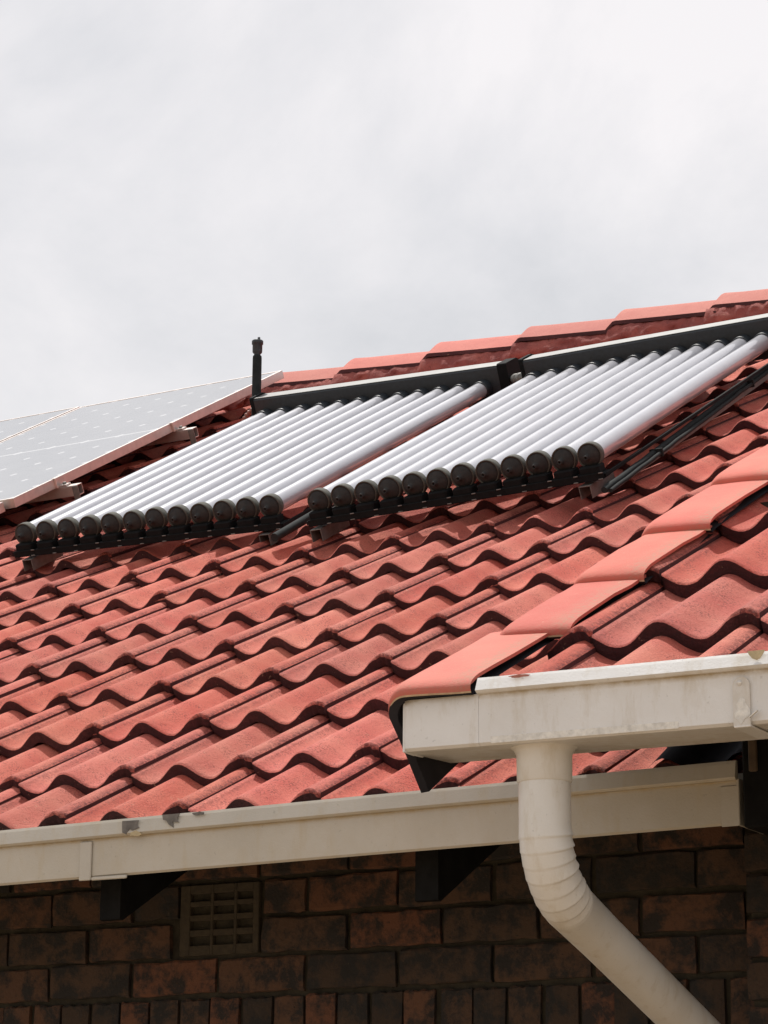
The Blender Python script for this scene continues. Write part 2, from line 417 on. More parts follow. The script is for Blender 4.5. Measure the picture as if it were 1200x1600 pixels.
lay_tiles(roof, cells, FA, TILE, G, 262)

# ridge tiles
def ridge_mb(seed):
    rs = random.Random(seed); mb = MB(); prof = []
    for k in range(15):
        t = -1 + 2 * k / 14; y = .125 * t; z = .043 - .088 * (math.sqrt(t * t + .05) - math.sqrt(.05)) / (math.sqrt(1.05) - math.sqrt(.05)); prof.append((y, z))
    st = [(0, -.004, .0), (.004, .004, .002), (.034, .0305, .010), (.045, .033, .012), (.12, .026, .010), (.25, .016, .006), (.48, -.001, 0)]
    rings = []
    for x, dz, dw in st: rings.append([Vector((x, y * (1 + dw * 6 / .5 * .1), z + dz + .0012 * noise.noise(Vector((x * 12, y * 20, seed))))) for y, z in prof])
    mb.sweep(rings, 'ridge', closed=False, caps=False)
    inner = [[p + Vector((0, 0, -.016)) for p in r] for r in rings]
    mb.sweep(inner, 'tile_edge', closed=False, caps=False, flip=True)
    for idx in (0, -1): mb.sweep([[r[idx] for r in rings], [r[idx] for r in inner]], 'tile_edge', closed=False, caps=False)
    mb.sweep([rings[0], inner[0]], 'ridge', closed=False, caps=False)
    return mb
RID = [ridge_mb(k).mesh('ridge_tile') for k in range(4)]
for k in range(-7, 10):
    x = -2.46 + .4250 * k
    inst('ridge_tile', RID[k % 4], roof, Matrix.Translation(Vector((x + random.gauss(0, .004), RIDGE_Y + random.gauss(0, .003), RIDGE_Z + random.gauss(0, .002)))) @ Matrix.Rotation(random.gauss(0, .006), 4, 'Z'))
bed = MB(); rs = random.Random(5)
rings = []
for k in range(560):
    x = -5.3 + k * .0125; ring = []
    prog = (x + 2.46) / .4250; fr_ = prog - math.floor(prog); lift = .018 * (1 - fr_)
    for t in range(7):
        f = t / 6; s = 5.365 + .05 * f + .012 * noise.noise(Vector((x * 9, f * 3, 1)))
        h = -.045 + (.062 + lift) * f + .008 * noise.noise(Vector((x * 34, f * 6, 4))) * (1 if 0 < t else .5)
        s += .014 * noise.noise(Vector((x * 30, f * 8, 9))) - .018 * math.sin(f * 3.14)
        ring.append(A(x, s + .02, h))
    ring.append(A(x, s_top - .05, .015))
    rings.append(ring)
bed.sweep(rings, 'bedding', closed=False, caps=False)
part('mortar_bedding', bed, roof)

fl = MB(); rings = []
for k in range(14):
    sv = .03 + .9 * k / 13; x0 = 1.005 + .012 * noise.noise(Vector((sv * 7, 2, 2))) + .03 * (k / 13)
    rings.append([A(x0 + (1.243 - x0) * q / 16, sv, wave(x0 + (1.243 - x0) * q / 16) - AMP + .010 + .003 * noise.noise(Vector((q * .7, sv * 9, 1)))) for q in range(17)])
fl.sweep(rings, 'under', closed=False, caps=False)
part('flashing', fl, roof)

# gutter of the lower house
def gutter_mb(fn, x0, x1, prof, m, nseg=30, wear_fn=None, tilt=lambda x: 0.0):
    mb = MB(); rings = []; wear = []
    for k in range(nseg + 1):
        x = x0 + (x1 - x0) * k / nseg; wob = .0012 * noise.noise(Vector((x * 3, 2, 0)))
        rings.append([fn(x, y + (wob if i in (2, 3, 4, 5) else 0), z + tilt(x) + .6 * wob) for i, (y, z, w) in enumerate(prof)]); wear += [w for _, _, w in prof]
    mb.sweep(rings, m, smooth=False, wear=wear)
    return mb
world_fn = lambda x, y, z: Vector((x, y, z))
tiltA = lambda x: .0105 * (x - .4)
profA = [(.030, -.022, 0), (.030, -.108, .4), (-.076, -.128, .25), (-.080, -.124, .15), (-.080, -.060, .1), (-.0805, -.0535, .95), (-.088, -.0530, .3), (-.0925, -.049, 0), (-.0870, -.025, 0), (-.0850, -.0195, 0), (-.078, -.0190, 0), (-.0765, -.045, .3), (-.0765, -.118, .5), (.026, -.100, .5), (.026, -.022, 0)]
XE = 1.232
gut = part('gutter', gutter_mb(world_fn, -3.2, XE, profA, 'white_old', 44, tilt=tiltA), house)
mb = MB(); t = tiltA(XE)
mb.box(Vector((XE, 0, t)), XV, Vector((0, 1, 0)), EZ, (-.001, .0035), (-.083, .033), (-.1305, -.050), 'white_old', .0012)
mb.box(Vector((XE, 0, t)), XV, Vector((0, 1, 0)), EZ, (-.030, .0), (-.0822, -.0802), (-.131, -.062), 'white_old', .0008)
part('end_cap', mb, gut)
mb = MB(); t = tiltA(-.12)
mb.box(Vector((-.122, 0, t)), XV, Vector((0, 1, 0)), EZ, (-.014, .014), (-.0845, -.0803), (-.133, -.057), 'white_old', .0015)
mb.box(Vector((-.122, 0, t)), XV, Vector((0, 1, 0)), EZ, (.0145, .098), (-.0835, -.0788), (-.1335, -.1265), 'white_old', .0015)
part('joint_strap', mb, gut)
def chip(fn, cx, cz, w, h, y, m, seed, n=13, shape=None):
    rs = random.Random(seed); mb = MB(); pts = []
    if shape: out = [(cx + a * w, cz + b * h) for a, b in shape]
    else: out = [(cx + w * math.cos(6.283 * k / n) * rs.uniform(.55, 1.1), cz + h * math.sin(6.283 * k / n) * rs.uniform(.55, 1.1)) for k in range(n)]
    a = [fn(px, y, pz) for px, pz in out]; b = [fn(px, y + .002, pz) for px, pz in out]
    k = len(a); mb.add(a + b, [tuple(range(k))] + [(i, (i + 1) % k, k + (i + 1) % k, k + i) for i in range(k)], m); return mb
torn = [(-1, 1), (1, .95), (.8, .3), (1.1, -.2), (.3, -.6), (-.1, -.35), (-.5, -1.1), (-.95, -.8), (-1, 0)]
torn2 = [(-1, 1), (1, 1), (.7, .2), (.9, -.4), (.2, -.2), (.35, -1.2), (-.25, -.6), (-.5, 0), (-.9, .2)]
part('paint_chip', chip(world_fn, -.012, -.038 + tiltA(0), .019, .0125, -.0930, 'chip_grey', 1, shape=torn), gut, 'bare grey patch in the cream lip paint')
part('paint_chip', chip(world_fn, .082, -.033 + tiltA(.1), .020, .012, -.0930, 'chip_grey', 2, shape=torn2), gut, 'torn grey patch in the cream lip paint')
part('paint_chip', chip(world_fn, .146, -.0245 + tiltA(.15), .016, .004, -.0930, 'chip_grey', 3), gut, 'small grey sliver in the cream lip paint')
part('paint_chip', chip(world_fn, .000, -.0515 + tiltA(0), .017, .006, -.0926, 'chip_yellow', 4), gut, 'yellowed primer patch below the bare grey patch')
# rafters
for x in (-1.55, -.83, -.122, .586):
    mb = MB(); top = lambda y: y * math.tan(TA) - .115
    y0, y1 = .004, .72
    pts = [(y0, top(y0)), (y0, -.204), (y0 + .01, -.206), (y1, top(y1) - .105), (y1, top(y1))]
    a = [Vector((x - .024, y, z)) for y, z in pts]; b = [Vector((x + .024, y, z)) for y, z in pts]; k = 5
    mb.add(a + b, [tuple(range(k)), tuple(range(2 * k - 1, k - 1, -1))] + [(i, k + i, k + (i + 1) % k, (i + 1) % k) for i in range(k)], 'timber')
    part('rafter', mb, house)

# brick walls
def brick_mb(l, h, d, seed):
    rs = random.Random(seed); mb = MB(); b = .0035
    n = 6; xs = [-l / 2 + l * k / n for k in range(n + 1)]
    front = []
    def jx(): return rs.uniform(-.0026, .0026)
    rows = [(-h / 2, b), (-h / 2 + b, .0), (0, -.0006), (h / 2 - b, .0), (h / 2, b)]
    grid = [[Vector((x + (jx() if 0 < i < n else jx() * .6), y + rs.uniform(-.0012, .0012), z + jx())) for i, x in enumerate(xs)] for z, y in rows]
    for r in grid:
        r[0].y += .0025; r[-1].y += .0025
    mb.sweep(grid, 'brick', closed=False, caps=False, smooth=False)
    edge = grid[0] + [r[-1] for r in grid[1:]] + grid[-1][::-1][1:] + [r[0] for r in grid[::-1][1:-1]]
    bk = [Vector((p.x, d, p.z)) for p in edge]
    mb.sweep([edge, bk], 'brick', closed=True, caps=False, smooth=False)
    return mb
BR = [brick_mb(.2150, .0725, .06, k).mesh('brick') for k in range(5)]
SOL = [brick_mb(.0715, .209, .06, 10 + k).mesh('brick') for k in range(4)]
HALF = [brick_mb(.1030, .0725, .06, 20 + k).mesh('brick') for k in range(3)]
WY = .600
mb = MB()
mb.box(Vector((0, 0, 0)), XV, Vector((0, 1, 0)), EZ, (-5.2, 1.02), (WY + .013, WY + .23), (GROUND_Z, -.302), 'mortar')
mb.box(Vector((0, 0, 0)), XV, Vector((0, 1, 0)), EZ, (-5.2, 1.02), (WY + .013, WY + .23), (-.302, .19), 'mortar')
wall = part('brick_wall', mb, house)
rs = random.Random(11)
def put_brick(me, parent, x, y, z, name='brick', sx=1.0):
    return inst(name, me, parent, Matrix.Translation((x + rs.gauss(0, .0012), y + rs.gauss(0, .0014), z + rs.gauss(0, .001))) @ Matrix.Rotation(rs.gauss(0, .006), 4, 'Y') @ Matrix.Rotation(rs.gauss(0, .006), 4, 'Z') @ Matrix.Diagonal((sx, 1, 1, 1)))
CH = .0832
def course_z(k): return -.0525 - CH * k       # joint above course k
AIR = (-.360, -.155)
for k in range(-3, 3):
    zc = course_z(k) - CH / 2
    ph = .074 if k % 2 == 1 else .1945
    i0 = math.floor((-1.9 - ph) / .2258)
    for i in range(i0, 6):
        x0 = ph + .2258 * i; x1 = x0 + .2153; xc = (x0 + x1) / 2
        if xc > .98: continue
        if k in (0, 1) and x1 > AIR[0] - .02 and x0 < AIR[1] + .02:
            for a, b in ((x0, min(x1, AIR[0] - .008)), (max(x0, AIR[1] + .008), x1)):
                if b - a > .03:
                    put_brick(HALF[i % 3], wall, (a + b) / 2, WY, zc, sx=(b - a) / .103)
            continue
        put_brick(BR[rs.randrange(5)], wall, xc, WY, zc)
zs = course_z(3) - .006 - .1045
for i in range(-26, 16):
    x = -.157 + .0803 * i
    if x < .97: put_brick(SOL[rs.randrange(4)], wall, x + rs.gauss(0, .002), WY, zs)
def low_bricks(mb, x0, x1, y, ztop, n, step=.2258):
    for k in range(n):
        z = ztop - CH * k; ph = (k % 2) * .113
        x = x0 - ph
        while x < x1:
            a, b = max(x, x0), min(x + .2153, x1)
            if b - a > .02: mb.box(Vector((0, 0, 0)), XV, Vector((0, 1, 0)), EZ, (a, b), (y, y + .06), (z - CH + .0105, z), 'brick', .003)
            x += step
mb = MB(); low_bricks(mb, -2.2, .985, WY, zs - .1045 - .0105, 19); part('lower_brickwork', mb, wall, kind='stuff')
# air brick: a clay frame with three by four openings
ab = MB(); fx0, fx1, fz0, fz1 = AIR[0], AIR[1], -.2135, -.0595
ab.box(Vector((0, 0, 0)), XV, Vector((0, 1, 0)), EZ, (fx0, fx1), (WY + .034, WY + .06), (fz0, fz1), 'void')
wx = [(fx0, fx0 + .026), (fx0 + .0795, fx0 + .087), (fx0 + .1405, fx0 + .148), (fx1 - .015, fx1)]
for a, b in wx: ab.box(Vector((0, 0, 0)), XV, Vector((0, 1, 0)), EZ, (a, b), (WY - .0005, WY + .034), (fz0, fz1), 'air_brick', .0015)
hz = [(fz0, fz0 + .022), (fz0 + .042, fz0 + .056), (fz0 + .0755, fz0 + .0885), (fz0 + .107, fz0 + .118), (fz1 - .019, fz1)]
for a, b in hz:
    for (p, q) in ((wx[0][1], wx[1][0]), (wx[1][1], wx[2][0]), (wx[2][1], wx[3][0])):
        ab.box(Vector((0, 0, 0)), XV, Vector((0, 1, 0)), EZ, (p - .0005, q + .0005), (WY + .0005, WY + .034), (a, b), 'air_brick', .0012)
part('air_brick', ab, wall)

# ------------------------------------------------------------------ the higher wing at the front right
wing = thing('house_wing', 'taller front wing with red tiled verge, white gutter and bent white downpipe', 'house wing', Vector((2.2, .5, GROUND_Z)))
u = MB()
sheet(u, [B(-.10, -.22, -.085), B(3.6, -.22, -.085), B(3.6, 4.2, -.085), B(-.10, 4.2, -.085)], .015, NB, 'under')
wroof = part('roof', u, wing)
FB = (OB, EX, SB, NB)
rowB = lambda j: GB * j if j >= 0 else -.298
cells = [(i * TW, rowB(j), TILE_B) for j in range(-1, 12) for i in range(0, 11)] + [(-TW, rowB(j), EDGE_B) for j in range(-1, 12)]
lay_tiles(wroof, cells, FB, TILE_B, GB, 60)
# verge tiles
def verge_mb(seed, L, W, leg, lift=0.0):
    """moulded verge tile: leg hanging at x=0, rounded shoulder, top plate to x=W, soft stepped front"""
    mb = MB(); T = .012; Rr = .034
    def prof(h, inset):
        o = [(inset + leg * .16, -leg), (inset + leg * .08, -leg * .5), (inset, h - Rr)]
        for k in range(1, 9): a = math.pi / 2 * k / 8; o.append((inset + Rr * (1 - math.cos(a)), h - Rr + Rr * math.sin(a)))
        w = W - Rr
        for k in range(1, 7): o.append((Rr + w * k / 6, h - .004 * (k / 6) ** 2))
        return o
    st = [(0.0, -.0060), (.0006, -.0015), (.0030, .0030), (.0080, .0064), (.016, .0090), (.028, .0105), (.045, .0112), (.10, .0092), (.20, .004), (L - .07, -.003), (L, -.0065)]
    st = [(y, h + lift * (1 - y / L) ** 1.2) for y, h in st]
    rings = []
    for y, h in st: rings.append([Vector((x, y + (.004 * noise.noise(Vector((x * 20, seed, 2))) if y < .03 else 0), hh + .0012 * noise.noise(Vector((x * 14, y * 9, seed))))) for x, hh in prof(h, 0)])
    n = len(rings[0]); wear = []
    for y, h in st: wear += [(.75 if i > n - 3 else .30 if i > n - 4 else 0.0) * (1 if y > .01 else .6) for i in range(n)]
    mb.sweep(rings, 'verge', closed=False, caps=False, wear=wear)
    inn = []
    for y, h in ((.004, -.010 + lift), (.03, -.008 + lift), (L, -.020)):
        inn.append([Vector((min(x, W), y, hh)) for x, hh in prof(h - .004, T)])
    mb.sweep(inn, 'under', closed=False, caps=False, flip=True)
    low = [Vector((p.x, p.y - .0006, p.z - (.0028 if i > 5 else 0))) for i, p in enumerate(rings[0])]
    mb.sweep([rings[0], low], 'cream_edge', closed=False, caps=False)
    mb.sweep([low, inn[0]], 'under', closed=False, caps=False)
    ed = [r[-1] for r in rings]; mb.sweep([ed, [p - Vector((.001, 0, .006 if k > 3 else .003)) for k, p in enumerate(ed)]], 'verge', closed=False, caps=False)
    return mb
VS = [-.346, .015, .325, .640, .985, 1.335, 1.685, 2.035, 2.385, 2.735, 3.085, 3.435]
for k in range(len(VS) - 1):
    mb = verge_mb(k, VS[k + 1] - VS[k] + .035, .152 if k else .152, .150 if k == 0 else .055, .0 if k else .022)
    me = mb.mesh('verge_tile'); a = -.045 if k else .03; dx = -.197 if k == 0 else -.192 + .078 * (min(VS[k], 1.4) + .33)
    inst('verge_tile', me, wroof, frame((EX * math.cos(a) + SB * math.sin(a)), (SB * math.cos(a) - EX * math.sin(a)), NB, B(dx, VS[k], (-.001 if k else .003) + random.uniform(-.001, .001))))
# gutter of the wing
GY, GZ = -.290, .0
profB = [(.152, -.140, 0), (.152, -.238, .5), (.006, -.2425, .15), (.0, -.238, .05), (.0, -.170, .1), (-.0005, -.1610, .95), (-.0075, -.1600, .3), (-.0135, -.156, 0), (-.0060, -.1390, 0), (-.0035, -.1345, 0), (.003, -.1340, 0), (.0035, -.155, .3), (.0035, -.234, .5), (.148, -.2315, .5), (.148, -.140, 0)]
profB = [(GY + y, z, w) for y, z, w in profB]
tiltB = lambda x: -.0078 * (x + .04)
# left of x = -.038 the lip is notched away for the verge tile
profBn = [profB[0], profB[1], profB[2], profB[3], profB[4], (GY, -.162, .5), (GY + .0002, -.160, .5), (GY + .0005, -.1595, .3), (GY + .001, -.1592, .3), (GY + .0015, -.1591, 0), (GY + .0025, -.1590, 0), (GY + .0035, -.1620, .3), profB[12], profB[13], profB[14]]
gb = gutter_mb(Bw, -.038, 3.4, profB, 'white', 34, tilt=tiltB)
gb2 = gutter_mb(Bw, -.171, -.0385, profBn, 'white', 3, tilt=tiltB)
off = len(gb.v); gb.v += gb2.v; gb.w += gb2.w; gb.f += [[off + i for i in f] for f in gb2.f]; gb.mi += gb2.mi; gb.sm += gb2.sm
wgut = part('gutter', gb, wing)
mb = MB()
mb.box(Bw(-.171, 0, 0), EX, EY, EZ, (-.003, .001), (GY - .001, GY + .154), (-.243, -.163), 'white', .001); part('end_cap', mb, wgut)
# bracket: a strap with a rounded head, a rivet and a tail under the trough
mb = MB(); bx, bz = .403, -.173
out = [(-.0135, -.0745), (-.0135, -.0135)] + [(-.0135 * math.cos(math.pi * k / 8), -.0135 + .0135 * math.sin(math.pi * k / 8)) for k in range(1, 8)] + [(.0135, -.0135), (.0135, -.0745)]
a = [Bw(bx + x, GY - .0038, bz + z) for x, z in out]; b = [Bw(bx + x, GY + .0003, bz + z) for x, z in out]; k = len(a)
mb.add(a + b, [tuple(range(k))] + [(i, k + i, k + (i + 1) % k, (i + 1) % k) for i in range(k)], 'white', [.35] * (2 * k))
mb.box(Bw(bx, GY, tiltB(bx)), EX, EY, EZ, (-.0135, .0135), (-.0038, .10), (-.2470, -.2432), 'white', .001)
br = part('gutter_bracket', mb, wgut)
mb = MB(); mb.lathe(Bw(bx - .002, GY - .0037, bz - .010), -EY, [(0, .0042), (.0022, .0038), (.0032, .002)], 'white', 10)
mb.box(Bw(bx - .002, GY - .0070, bz - .010), EX, EY, EZ, (-.0036, .0036), (-.0005, .0012), (-.0009, .0009), 'chip_and_sunlit_white', .0003)
part('rivet', mb, wgut)
part('paint_chip', chip(Bw, bx + .0008, bz - .053, .0128, .021, GY - .0046, 'chip_and_sunlit_white', 6, 17), wgut, 'flaking white paint on the gutter bracket')
mb = MB(); mb.box(Bw(bx + .016, GY - .004, bz - .062), (EX + EZ * .75).normalized(), (EY + EZ * .2).normalized(), EZ, (-.003, .013), (-.008, .001), (-.001, .0012), 'chip_and_sunlit_white', .0004)
part('loose_flap', mb, wgut, 'curled flap of peeling white paint')
mb = MB(); mb.box(Bw(0, GY, 0), EX, EY, EZ, (-.017, .30), (-.0008, .0003), (-.2405, -.2290), 'chip_and_sunlit_white', .0003)  # pale strip imitating sunlight along the bottom of the gutter face
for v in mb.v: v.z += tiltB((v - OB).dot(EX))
part('painted_sunlit_strip', mb, wgut)
part('paint_chip', chip(Bw, .432, -.1415 + tiltB(.43), .0135, .0075, GY - .0127, 'chip_yellow', 8, shape=[(-1, 1), (1, 1), (.8, .3), (.4, -.6), (0, -.9), (-.5, -.5), (-.9, .4)]), wgut, 'yellowed primer patch on the white lip')
part('paint_chip', chip(Bw, .040, -.1395, .022, .0028, GY - .0122, 'chip_red', 9, 15), wgut, 'red paint smear on the white lip')
# downpipe with a crimped bend
dp = MB(); path = []; rad = []
XC, YC = Bw(.042, GY + .072, 0).x, Bw(.042, GY + .072, 0).y
zt = Bw(.042, 0, -.2405).z; r0 = .0403
ang = R(72); Rb = .125; zb = -.166
n0 = 6
for k in range(n0): path.append(Vector((XC, YC, zt + (zb + .0 - zt) * k / n0 + .0))); rad.append(r0 + (.0012 if k > 2 else 0))
ridges = []
nb = 90
for k in range(nb + 1):
    a_ = ang * k / nb
    path.append(Vector((XC, YC + Rb * (1 - math.cos(a_)), zb - Rb * math.sin(a_))))
    f = k / nb * 8.0; fr_ = f - math.floor(f)
    rad.append(r0 + .0012 + (.0031 + .0009 * math.sin(math.floor(f) * 2.7)) * (fr_ ** 1.9) * (1 if k < nb - 3 else .3))
d = Vector((0, math.sin(ang), -math.cos(ang))); e0 = path[-1]
for k in range(1, 9): path.append(e0 + d * .98 * k / 8); rad.append(r0 - .0005)
e1 = path[-1]
for k in range(1, 10):
    a_ = ang * (1 - k / 9)
    path.append(e1 + Vector((0, Rb * (math.cos(a_) - math.cos(ang)), -Rb * (math.sin(ang) - math.sin(a_))))); rad.append(r0)
path.append(Vector((XC, path[-1].y, GROUND_Z + .12))); rad.append(r0)
rings = []
for i, p in enumerate(path):
    dd = (path[min(i + 1, len(path) - 1)] - path[max(i - 1, 0)]).normalized(); a = XV; b = a.cross(dd).normalized(); n = 28
    ring = []
    for k in range(n):
        t = 2 * math.pi * k / n; extra = rad[i] - r0 - .0012
        w = .30 + .70 * max(0, -math.sin(t)) ** .5 if False else .35 + .65 * max(0, math.cos(t - .4)) ** .6 if extra > .0002 else 1        # the crimps are deepest on the inside of the bend
        rr = r0 + (rad[i] - r0 if extra <= .0002 else .0012 + extra * w)
        ring.append(p + a * rr * math.cos(t) + b * rr * math.sin(t))
    rings.append(ring)
dp.sweep(rings, 'pipe')
pipe_o = part('downpipe', dp, wing)
mb = MB(); mb.lathe(Vector((XC, YC, zt)), -EZ, [(-.004, .055), (0, .0545), (.004, .049), (.012, .0445), (.055, .0440), (.057, .0418)], 'pipe', 28); part('pipe_socket', mb, pipe_o)
# rafters, eave beam and wall of the wing
mb = MB()
mb.box(Vector((1.247, -.095, 0)), XV, Vector((0, 1, 0)), EZ, (.0, 2.3), (0, .60), (-.1285, .09), 'timber', .003); part('eave_beam', mb, wing)
mb = MB()
mb.box(Vector((1.262, -.104, 0)), XV, Vector((0, 1, 0)), EZ, (0, .014), (0, .0085), (-.035, .085), 'brown_timber', .0015); part('timber_trim', mb, wing)
for x in (1.9, 2.6):
    mb = MB(); mb.box(B(x - OB.x, 0, -.105), EX, SB, NB, (-.024, .024), (-.33, 1.4), (-.12, 0), 'timber'); part('rafter', mb, wing)
WX0, WY2 = 1.003, .52
mb = MB(); mb.box(Vector((0, 0, 0)), XV, Vector((0, 1, 0)), EZ, (WX0 + .006, 3.4), (WY2 + .013, WY2 + .3), (GROUND_Z, .62), 'mortar'); wwall = part('brick_wall', mb, wing)
for k in range(-2, 6):
    zc = course_z(k) - CH / 2 + .018; half = k % 2
    x = WX0
    if half: put_brick(HALF[k % 3], wwall, x + .0515, WY2, zc); x += .1135
    while x < 2.0: put_brick(BR[rs.randrange(5)], wwall, x + .1075, WY2, zc); x += .2258
mb = MB(); low_bricks(mb, WX0, 3.3, WY2, course_z(6) + .018, 22); part('lower_brickwork', mb, wwall, kind='stuff')

# ------------------------------------------------------------------ the two evacuated-tube collectors
def collector(label, P00, P10, P01, P11, ext_l, ext_r, rails):
    root = thing('solar_collector', label, 'solar collector', (P00 + P10) / 2 - NA * .1, 'evacuated tube solar collectors on the roof')
    e1 = (P11 - P01).normalized(); es = ((P01 - P00) + (P11 - P10)).normalized(); en = e1.cross(es).normalized()
    rt = .0288
    nT = 12
    # manifold
    w = (P11 - P01).length
    hb = MB(); prof = [(.0, -.060), (.0, .068), (.003, .0725), (.008, .0738), (.085, .0738), (.102, .067), (.114, .054), (.118, .034), (.118, -.060)]
    for (xa, xb, m_, sc) in ((-ext_l, w + ext_r, 'header', 1.0),):
        rings = [[P01 + e1 * x + es * y + en * z for y, z in prof] for x in (xa, xb)]
        hb.sweep(rings, m_, smooth=False)
    man = part('manifold', hb, root)
    cv = MB(); cp = [(.0045, .0742), (.0045, .0758), (.086, .0758), (.105, .0690), (.117, .0555), (.1195, .034), (.1188, .034), (.1185, .054), (.104, .0675), (.085, .0744)]
    rings = [[P01 + e1 * x + es * y + en * z for y, z in cp] for x in (-ext_l + .012, w + ext_r - .035)]
    cv.sweep(rings, 'silver', smooth=False); part('cover', cv, man)
    for xa, xb in ((-ext_l - .004, -ext_l + .010), (w + ext_r - .034, w + ext_r + .004)):
        ec = MB(); pr_ = [(y * 1.03 - .0022, z * 1.05 + (.001 if z > 0 else 0)) for y, z in prof]; pr_ = [(y, z + .003 if z > .03 else z) for y, z in pr_]
        ec.sweep([[P01 + e1 * x + es * y + en * z for y, z in pr_] for x in (xa, xb)], 'black_rubber', smooth=False); part('end_cap', ec, man)
    for i in range(nT):
        f = i / (nT - 1); p0 = P00.lerp(P10, f); p1 = P01.lerp(P11, f) - es * .001; ax = (p1 - p0).normalized()
        p0 = p0 + en * random.gauss(0, .0008); L = (p1 - p0).length
        tb = MB(); pr_ = [(.0, rt), (L * .5, rt), (L, rt)]
        tb.lathe(p0, ax, pr_, 'tube', 36); t_o = part('glass_tube', tb, root)
        bo = MB(); bo.lathe(p1 - ax * .040, ax, [(0, .0300), (0, .0325), (.004, .0335), (.038, .0335)], 'header', 28); part('rubber_boot', bo, t_o)
        # cap: rim, shallow dome and nipple pointing down the slope
        cpb = MB(); off = random.uniform(-.002, .002)
        cpb.lathe(p0 + ax * .028, -ax, [(0, .0295), (0, .0340), (.003, .0352), (.008, .0354), (.0095, .0366), (.026, .0370), (.029, .0362), (.0295, .0345), (.026, .0325)], 'cap_rim', 28)
        cpb.lathe(p0 + ax * .003, -ax, [(0, .0328), (.0015, .0322), (.0045, .0300), (.009, .0240), (.014, .0160), (.017, .0100), (.019, .0078), (.031, .0066), (.0325, .0056), (.0315, .0034), (.020, .003)], 'cap_rubber', 28)
        part('end_cap', cpb, t_o)
    # bottom rail with cradles and spring clips
    wb = (P10 - P00).length; eb = (P10 - P00).normalized()
    rl = MB(); rl.box(P00, eb, es, en, (-.035, wb + .040), (-.026, .026), (-.066, -.050), 'black_rubber', .002)
    rl.box(P00, eb, es, en, (-.035, wb + .040), (-.030, -.0245), (-.067, -.046), 'black_rubber', .0015)
    rail = part('bottom_rail', rl, root)
    for i in range(nT):
        p0 = P00.lerp(P10, i / (nT - 1))
        cr = MB(); cr.box(p0, eb, es, en, (-.030, .030), (-.024, .022), (-.0515, -.026), 'black_rubber', .004); part('cradle', cr, rail)
    for i in range(nT):
        p0 = P00.lerp(P10, (i + .5) / (nT - 1)) if i < nT - 1 else P10 + eb * .036
        cl = MB(); cl.box(p0, eb, es, en, (-.007, .006), (-.0335, -.0305), (-.048, -.0450), 'dull_alu', .0006)
        cl.box(p0, eb, es, en, (-.010, .004), (-.0335, -.0305), (-.0655, -.0625), 'dull_alu', .0006)
        part('clip', cl, rail)
    for x0, x1 in ((-.046, -.038), (wb + .036, wb + .045)):
        sf = MB(); Ls = (P01 - P00).length
        sf.box(P00, eb, es, en, (x0, x1), (-.02, Ls - .002), (-.062, -.052), 'black_rubber', .001); part('side_frame', sf, root)
    # feet: short inverted channels lying on the tiles, their open ends showing below the bottom rail
    for x in rails:
        sr = MB(); o = P00 + eb * x
        for lx, lz in (((-.018, .018), (-.0772, -.0745)), ((-.018, -.0160), (-.112, -.0773)), ((.0160, .018), (-.112, -.0773))):
            sr.box(o, eb, es, en, lx, (-.040, .13), lz, 'dull_alu', .0004)
        part('foot', sr, root)
    return root, e1, es, en
A_ = A
colL = collector('far left solar collector of twelve pale tubes beside the solar panels', A(-2.075, 2.555, .100), A(-1.158, 2.555, .071), A(-2.041, 4.138, .100), A(-1.139, 4.138, .072), .055, .100, (.015, .900))
colR = collector('right solar collector of twelve pale tubes, nearer the verge tiles', A(-.887, 2.384, .100), A(-.012, 2.384, .114), A(-.847, 3.953, .100), A(-.006, 3.953, .104), .045, .10, (-.010, .858))

# black air vent standing at the left collector's manifold
v0 = A(-2.130, 4.20, .090)
vp = thing('vent_pipe', 'slim black vent pipe standing upright at the end of the left collector', 'vent pipe', v0)
mb = MB(); mb.lathe(v0, EZ, [(-.06, .0180), (.243, .0175), (.251, .0165), (.255, .0125)], 'lag', 18); part('pipe', mb, vp)
mb = MB(); mb.lathe(v0 + EZ * .253, EZ, [(0, .0122), (.006, .0122), (.012, .0178), (.016, .0188), (.044, .0190), (.046, .0220), (.058, .0220), (.060, .0200)], 'header', 20); part('valve_body', mb, vp)
mb = MB(); mb.lathe(v0 + EZ * .313 + XV * .006, EZ, [(0, .0055), (.012, .0052), (.013, .004)], 'header', 10); part('valve_cap', mb, vp)
mb = MB(); mb.tube([v0 + EZ * .0, v0 + XV * .02 + EZ * -.002, v0 + XV * .05], .019, 'lag', 14); part('elbow', mb, vp)
# ribbed hose loop
hc = A(-2.19, 4.30, .065)
hl = thing('hose_loop', 'small reddish ribbed hose loop lying beside the black vent pipe', 'hose', hc)
mb = MB(); path = []; rad = []
for k in range(150):
    a = R(-40 + 250 * k / 149); path.append(hc + XV * .058 * math.cos(a) + (NA * .8 + SA * .6).normalized() * .058 * math.sin(a)); rad.append(.0085 + .003 * (1 if (k // 4) % 2 else 0))
mb.tube(path, rad, 'hose', 10); part('hose', mb, hl)
# union pipe between the two manifolds
jp = thing('union_pipe', 'short pale union fitting joining the two collector manifolds', 'pipe fitting', A(-.97, 4.03, .10))
mb = MB(); mb.lathe(A(-1.05, 4.17, .085), (A(-.90, 4.03, .10) - A(-1.05, 4.17, .085)).normalized(), [(0, .011), (.06, .011), (.061, .019), (.085, .019), (.087, .011), (.10, .011), (.101, .021), (.13, .021), (.131, .010), (.21, .010)], 'dull_alu', 12); part('fitting', mb, jp)
